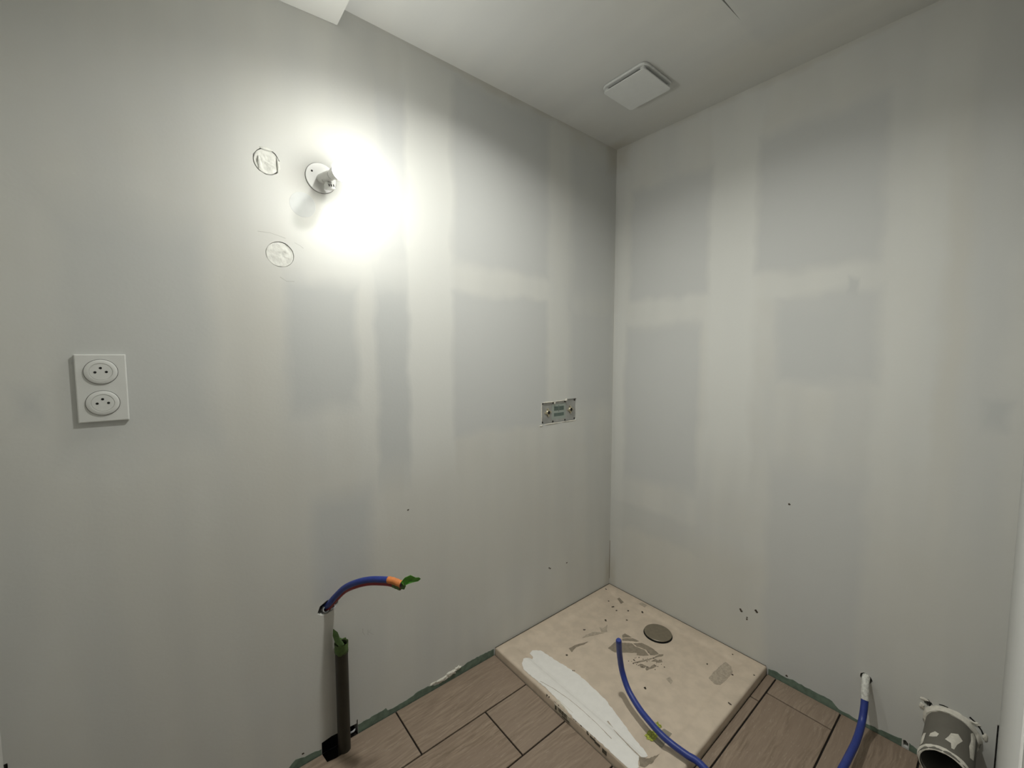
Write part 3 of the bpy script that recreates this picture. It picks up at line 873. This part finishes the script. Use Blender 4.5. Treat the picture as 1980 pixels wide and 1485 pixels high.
# smears on top of the stub: sheets following the pipe
def smear(a_c, h_c, pts, seed):
    rs = random.Random(seed)
    c = mt @ Vector((0.0572 * math.cos(a_c), 0.0572 * math.sin(a_c), h_c))
    ring = []
    for (da, dh) in pts:
        a, h = a_c + da, h_c + dh
        ring.append(mt @ Vector((0.0567 * math.cos(a), 0.0567 * math.sin(a), h)))
    mid = [Vector(p).lerp(c, 0.5) for p in ring]
    cen_ = mt @ Vector((0, 0, h_c))
    for i in range(len(mid)):
        ax = mt @ Vector((0, 0, h_c + pts[i][1] * 0.5))
        mid[i] = ax + (mid[i] - ax).normalized() * 0.0582
    c = cen_ + (c - cen_).normalized() * 0.0585
    n = len(ring)
    MB().add([c] + mid + ring, [(0, 1 + k, 1 + (k + 1) % n) for k in range(n)] + [(1 + k, 1 + (k + 1) % n, 1 + n + (k + 1) % n, 1 + n + k) for k in range(n)]).build('plaster_smear', M['white_plaster'], Q, smooth=True)
TOPA = None
def ang(world_dy):   # angle on the pipe whose y offset is world_dy, upper half
    x_axis = Vector((mt[0][0], mt[1][0], mt[2][0]))
    y_axis = Vector((mt[0][1], mt[1][1], mt[2][1]))
    tgt = Vector((0, world_dy, math.sqrt(max(0, 0.056 ** 2 - world_dy ** 2))))
    return math.atan2(tgt.dot(y_axis), tgt.dot(x_axis))
smear(ang(-0.012), 0.115, [(-0.30, -0.02), (-0.10, -0.035), (0.15, -0.02), (0.22, 0.0), (0.32, 0.018), (0.10, 0.022), (0.06, 0.042), (-0.04, 0.040), (-0.12, 0.012)], 1)
smear(ang(0.030), 0.125, [(-0.22, -0.006), (-0.05, -0.014), (0.14, -0.004), (0.18, 0.010), (0.0, 0.012), (-0.16, 0.008)], 2)
smear(ang(-0.046), 0.060, [(-0.16, -0.040), (0.02, -0.046), (0.15, -0.030), (0.10, 0.0), (0.16, 0.030), (0.05, 0.070), (-0.18, 0.060), (-0.22, 0.0)], 3)
smear(ang(0.050), 0.135, [(-0.14, -0.020), (0.05, -0.026), (0.18, -0.010), (0.16, 0.026), (-0.08, 0.024)], 4)
for i, (u, z, ru, rz, d) in enumerate([(-1.258, 0.172, 0.006, 0.010, 0.006), (-1.262, 0.198, 0.010, 0.004, 0.004), (-1.395, 0.165, 0.006, 0.012, 0.004), (-1.372, 0.196, 0.014, 0.005, 0.005)]):
    lump('right', u, z, ru, rz, d, wr, M['white_plaster'], 120 + i, n=12)
wall_prism(ribbon([(-1.362, 0.2075), (-1.376, 0.197), (-1.387, 0.183), (-1.392, 0.170)], 0.0022), 'right', -0.001, 0.0012).build('plaster_crack', M['black'], wr)
wall_prism(ribbon([(-1.296, 0.2035), (-1.306, 0.206), (-1.316, 0.2065)], 0.0012), 'right', -0.001, 0.0012).build('plaster_crack', M['black'], wr)

# ------------------------------------------------------------------ shower tray
TX0, TY0 = -0.8130, -0.8065
TM = 0.0045         # open joint to the walls
def tray_z(x, y):
    d = min(x + 0.813, -x, y + 0.806, -y)
    t = min(1.0, max(0.0, (d - 0.060) / 0.025))
    return 0.034 - 0.007 * t * t * (3 - 2 * t)
Tr = thing('shower_tray', ((TX0) / 2, (TY0) / 2, 0), 'square beige shower tray with dirty torn film in the corner', 'shower tray')
def axis_pts(lo, hi):
    w = hi - lo
    L = [0, 0.0006, 0.0022, 0.005, 0.009, 0.03, 0.058, 0.064, 0.070, 0.076, 0.082, 0.088]
    out = [lo + v for v in L] + [lo + 0.088 + (w - 0.176) * k / 14 for k in range(1, 14)] + [hi - v for v in reversed(L)]
    return out
xs, ys = axis_pts(TX0, -TM), axis_pts(TY0, -TM)
vs, fs = [], []
nx, ny = len(xs), len(ys)
def edge_drop(x, y):
    d = min(x - TX0, -TM - x, y - TY0, -TM - y)
    R = 0.009
    if d >= R:
        return 0.0
    return R - math.sqrt(max(0.0, R * R - (R - d) ** 2))
for i in range(nx):
    for j in range(ny):
        vs.append((xs[i], ys[j], tray_z(xs[i], ys[j]) - edge_drop(xs[i], ys[j])))
for i in range(nx - 1):
    for j in range(ny - 1):
        fs.append((i * ny + j, (i + 1) * ny + j, (i + 1) * ny + j + 1, i * ny + j + 1))
loop = [i * ny for i in range(nx)] + [(nx - 1) * ny + j for j in range(1, ny)] + [i * ny + ny - 1 for i in range(nx - 2, -1, -1)] + [j for j in range(ny - 2, 0, -1)]
base = len(vs)
for k in loop:
    vs.append((vs[k][0], vs[k][1], -0.0064))
for k in range(len(loop)):
    k2 = (k + 1) % len(loop)
    fs.append((loop[k], base + k, base + k2, loop[k2]))
fs.append(tuple(base + k for k in range(len(loop))))
MB().add(vs, fs).build('tray_body', M['tray'], Tr, smooth=True)
MB().box(TX0 + 0.004, -0.0005, -0.0046, -0.0004, -0.006, 0.0295).box(-0.0046, -0.0004, TY0 + 0.004, -0.0046, -0.006, 0.0295).build('dark_joint', M['joint'], Tr)  # dark strips stand in for the shade of the tray-to-wall gap
DRX, DRY = -0.1694, -0.4074
zb = 0.027
MB().lathe([(0.0640, zb - 0.004), (0.0640, zb + 0.0008), (0.060, zb + 0.0010), (0.001, zb + 0.0010)], 48, Matrix.Translation((DRX, DRY, 0)), close=True).build('drain_gap', M['black'], Tr)
MB().lathe([(0.0600, zb + 0.0050), (0.0612, zb + 0.0075), (0.0590, zb + 0.0095), (0.030, zb + 0.0105), (0.001, zb + 0.0107)], 48, Matrix.Translation((DRX, DRY, 0)), close=True).build('drain_cover', M['drain'], Tr, smooth=True)

def drape(poly, name, mat, parent, lift=0.0003, t=0.0005, step=0.02, rag=0.0015, seg=0.008):
    """A thin torn sheet lying on the tray surface."""
    pts = [Vector((min(-0.006, max(-0.8105, p[0])), min(-0.006, max(-0.804, p[1])))) for p in poly]
    pts = ragged(pts, seg, rag)
    pts = [Vector((max(-0.8105, p.x), max(-0.804, p.y))) for p in pts]
    nb = len(pts)
    x0, x1 = min(p.x for p in pts), max(p.x for p in pts)
    y0, y1 = min(p.y for p in pts), max(p.y for p in pts)
    extra = []
    x = x0 + step / 2
    while x < x1:
        y = y0 + step / 2
        while y < y1:
            ins = False
            for k in range(nb):
                a, b = pts[k], pts[(k + 1) % nb]
                if (a.y > y) != (b.y > y) and x < (b.x - a.x) * (y - a.y) / (b.y - a.y) + a.x:
                    ins = not ins
            if ins:
                extra.append(Vector((x, y)))
            y += step
        x += step
    r = delaunay_2d_cdt(pts + extra, [], [list(range(nb))], 1, 1e-5)
    vv = [(p.x, p.y, tray_z(p.x, p.y) - edge_drop(p.x, p.y) + lift) for p in r[0]]
    o = MB().add(vv, [tuple(f) for f in r[2]]).build(name, mat, parent)
    bm = bmesh.new()
    bm.from_mesh(o.data)
    for f in bm.faces:
        if f.normal.z < 0:
            f.normal_flip()
    bm.to_mesh(o.data)
    bm.free()
    s = o.modifiers.new('thickness', 'SOLIDIFY')
    s.thickness = t
    s.offset = 1
    return o
PAINT = [(-.7837,-.1515),(-.7623,-.1363),(-.735,-.1437),(-.7298,-.1569),(-.7186,-.1492),(-.7148,-.1239),(-.6942,-.1175),(-.6663,-.1403),(-.6618,-.173),(-.6567,-.2222),(-.6487,-.2666),(-.6423,-.3188),(-.6419,-.3738),(-.6483,-.4389),(-.6549,-.4865),(-.6715,-.5395),(-.6871,-.5891),(-.7008,-.6291),(-.7093,-.6639),(-.7167,-.6912),(-.7247,-.7073),(-.7419,-.7046),(-.7552,-.6942),(-.7697,-.7011),(-.7843,-.7135),(-.8178,-.704),(-.8323,-.6815),(-.8293,-.6336),(-.8242,-.5687),(-.8146,-.4598),(-.7992,-.3786),(-.7953,-.3108),(-.8004,-.2305),(-.8003,-.1801)]
FILM1 = [(-.4253,-.3186),(-.3656,-.3134),(-.347,-.3368),(-.3169,-.3675),(-.3225,-.389),(-.3092,-.4272),(-.3231,-.4576),(-.3435,-.4446),(-.3626,-.4234),(-.3496,-.4171),(-.3981,-.3736),(-.4212,-.3547)]
FILM2 = [(-.3118,-.3716),(-.2802,-.3935),(-.275,-.4199),(-.2735,-.4408),(-.2774,-.4647),(-.2825,-.4796),(-.3051,-.4723),(-.3169,-.4608),(-.3016,-.4296),(-.3164,-.3899)]
FILM3 = [(-.3063,-.3075),(-.2845,-.3081),(-.2826,-.3439),(-.3187,-.3165)]
FILM4 = [(-.3233,-.3211),(-.2847,-.3506),(-.2791,-.3801),(-.2904,-.375),(-.3157,-.346),(-.3346,-.3305)]
FILM5 = [(-.4121,-.4376),(-.366,-.4592),(-.3212,-.4776),(-.2835,-.4825),(-.2688,-.4946),(-.2784,-.4979),(-.2999,-.4877),(-.3369,-.4757),(-.3898,-.4559),(-.4137,-.4434)]
FILM6 = [(-.4037,-.4604),(-.3886,-.4692),(-.3856,-.4857),(-.4013,-.4866),(-.4115,-.4749)]
FILM7 = [(-.3466,-.4841),(-.3199,-.486),(-.3204,-.5001),(-.3015,-.5047),(-.3136,-.5164),(-.3304,-.5062),(-.3334,-.4966)]
FILM8 = [(-.3856,-.4857),(-.3817,-.4992),(-.3562,-.4992),(-.3509,-.5141),(-.3676,-.5108),(-.3872,-.505),(-.4067,-.4993),(-.4029,-.4922)]
FILM9 = [(-.2488,-.6808),(-.2035,-.6778),(-.1066,-.6832),(-.1132,-.7101),(-.1443,-.7288),(-.2042,-.7309),(-.2474,-.7268),(-.2606,-.7098)]
FILM10 = [(-.4628,-.2025),(-.4383,-.1992),(-.3869,-.2095),(-.3686,-.2298),(-.3549,-.245),(-.4063,-.2254)]
FILM11 = [(-.3428,-.2047),(-.335,-.2207),(-.2967,-.2173),(-.3257,-.2353),(-.3399,-.2506),(-.3616,-.2329)]
FILM12 = [(-.56,-.2095),(-.5169,-.2146),(-.4607,-.2359),(-.491,-.2358),(-.5275,-.2241),(-.5668,-.2334)]
FILM13 = [(-.7573,-.6956),(-.7367,-.7095),(-.6895,-.7284),(-.7348,-.7297),(-.7699,-.7253),(-.7784,-.7123)]
FILM14 = [(-.0846,-.1172),(-.0725,-.1226),(-.0848,-.1596),(-.1077,-.1576)]
FILM15 = [(-.0453,-.2229),(-.0221,-.2254),(-.0237,-.2571),(-.0492,-.2604)]
FILM16 = [(-.3843,-.5749),(-.3635,-.579),(-.3741,-.5978),(-.3948,-.6)]
TAPE = [(-.6642,-.6802),(-.6198,-.681),(-.5935,-.688),(-.5896,-.7151),(-.663,-.7207)]
TAPEG = [(-.6698,-.6581),(-.6386,-.6584),(-.6258,-.6762),(-.6329,-.6918),(-.6637,-.691),(-.6744,-.6753)]
TAPEG2 = [(-.5959,-.6561),(-.584,-.6582),(-.5943,-.6799),(-.6081,-.6797)]
LABEL = [(-.8078,-.3715),(-.7944,-.3739),(-.8055,-.4515),(-.8187,-.4565)]
SPECK = [(-.0692,-.0316),(-.1386,-.1021),(-.1587,-.1486),(-.1724,-.1773),(-.1287,-.2178),(-.0858,-.2715),(-.1962,-.2564),(-.2798,-.1953),(-.4132,-.1704),(-.1778,-.6412),(-.1631,-.7365),(-.4922,-.5484),(-.3187,-.793),(-.3324,-.536),(-.5975,-.2313),(-.6373,-.3126),(-.1003,-.7935),(-.0467,-.6881)]
o = drape(PAINT, 'white_paint_patch', M['paint'], Tr, lift=0.0009, t=0.0006, rag=0.0018, step=0.010)
o['label'] = 'smooth white painted area along the front edge'
wrp = []
for i, p in enumerate((FILM1, FILM2, FILM3, FILM4, FILM5, FILM6, FILM7, FILM8, FILM9, FILM10, FILM11, FILM12, FILM13, FILM14, FILM15, FILM16)):
    o = drape(p, 'film_scrap', M['film_pale'] if i in (8, 9, 10, 14, 15) else M['film'], Tr, rag=0.0012, seg=0.006)
# crease in the paint and torn streaks
for p in ([(-0.79, -0.27), (-0.775, -0.33), (-0.765, -0.40), (-0.763, -0.47), (-0.766, -0.54), (-0.772, -0.60)], [(-0.722, -0.545), (-0.738, -0.60), (-0.748, -0.655), (-0.752, -0.70)]):
    drape(ribbon(p, 0.0011 if len(p) == 6 else 0.0022), 'paint_crease', M['film_pale'], Tr, lift=0.0016, t=0.0002, rag=0.0004)
sp = MB()
rs = random.Random(77)
for (x, y) in SPECK:
    for q in range(rs.choice((1, 1, 2))):
        cx, cy = x + rs.uniform(-0.006, 0.006) * q, y + rs.uniform(-0.008, 0.008) * q
        r = rs.uniform(0.0022, 0.0052)
        z = tray_z(cx, cy)
        sp.prism([(cx + r * rs.uniform(0.5, 1.4) * math.cos(k * PI / 4), cy + r * rs.uniform(0.5, 1.4) * math.sin(k * PI / 4)) for k in range(8)], z - 0.0005, z + 0.0012)
for k in range(34):
    cx, cy = rs.uniform(-0.42, -0.30), rs.uniform(-0.52, -0.42)
    r = rs.uniform(0.0012, 0.0030)
    z = tray_z(cx, cy)
    sp.prism([(cx + r * rs.uniform(0.5, 1.4) * math.cos(a * PI / 3), cy + r * rs.uniform(0.5, 1.4) * math.sin(a * PI / 3)) for a in range(6)], z - 0.0005, z + 0.0010)
for k in range(12):
    y = rs.uniform(-0.72, -0.30)
    sp.prism([(-0.8095 + rs.uniform(-0.002, 0.002) + 0.002 * math.cos(a * PI / 3), y + 0.004 * math.sin(a * PI / 3)) for a in range(6)], 0.024, 0.0315)
tag(sp.build('dirt_specks', M['speck'], Tr), 'scattered dark specks of dirt', None, kind='stuff')
# label remnant on the front edge of the tray
lb = MB().add([(-0.8138, -0.372, 0.006), (-0.8138, -0.452, 0.006), (-0.8138, -0.452, 0.026), (-0.8138, -0.372, 0.026), (-0.807, -0.452, 0.0338), (-0.807, -0.372, 0.0338), (-0.797, -0.450, 0.0354), (-0.797, -0.376, 0.0354)],
              [(0, 1, 2, 3), (3, 2, 4, 5), (5, 4, 6, 7)]).build('label_scrap', M['label'], Tr)
sd = lb.modifiers.new('thickness', 'SOLIDIFY')
sd.thickness = 0.0005
sd.offset = 0
for k in range(11):
    y = -0.392 - k * 0.0042
    w = 0.0010 + 0.0010 * ((k * 7) % 3)
    MB().box(-0.8152, -0.8138, y - w, y, 0.012, 0.026).build('barcode_bar', M['ink'], lb)
for (y0, y1, z0, z1) in ((-0.448, -0.412, 0.005, 0.009), (-0.384, -0.376, 0.008, 0.024)):
    MB().box(-0.8150, -0.8136, y0, y1, z0, z1).build('barcode_bar', M['ink'], lb)
for (y0, y1, z0, z1) in ((-0.585, -0.560, 0.018, 0.026), (-0.565, -0.540, 0.022, 0.029), (-0.612, -0.592, 0.010, 0.024), (-0.536, -0.526, 0.024, 0.030)):
    MB().prism([(-0.8138, y0), (-0.8126, y0), (-0.8126, y1), (-0.8138, y1 - 0.004)], z0, z1).build('ink_smudge', M['ink'], Tr)

# smoky tape scrap with yellow-green print under the hose
Tp = thing('tape_scrap', (-0.63, -0.69, 0.034), 'smoky tape scrap with yellow green marks lying under the blue hose', 'tape')
drape(TAPE, 'tape_sheet', M['tape_grey'], Tp, lift=0.0006, rag=0.0004)
drape(TAPEG, 'green_mark', M['moss'], Tp, lift=0.0012, rag=0.003, seg=0.004)
drape(TAPEG2, 'green_mark', M['moss'], Tp, lift=0.0012, rag=0.003, seg=0.004)
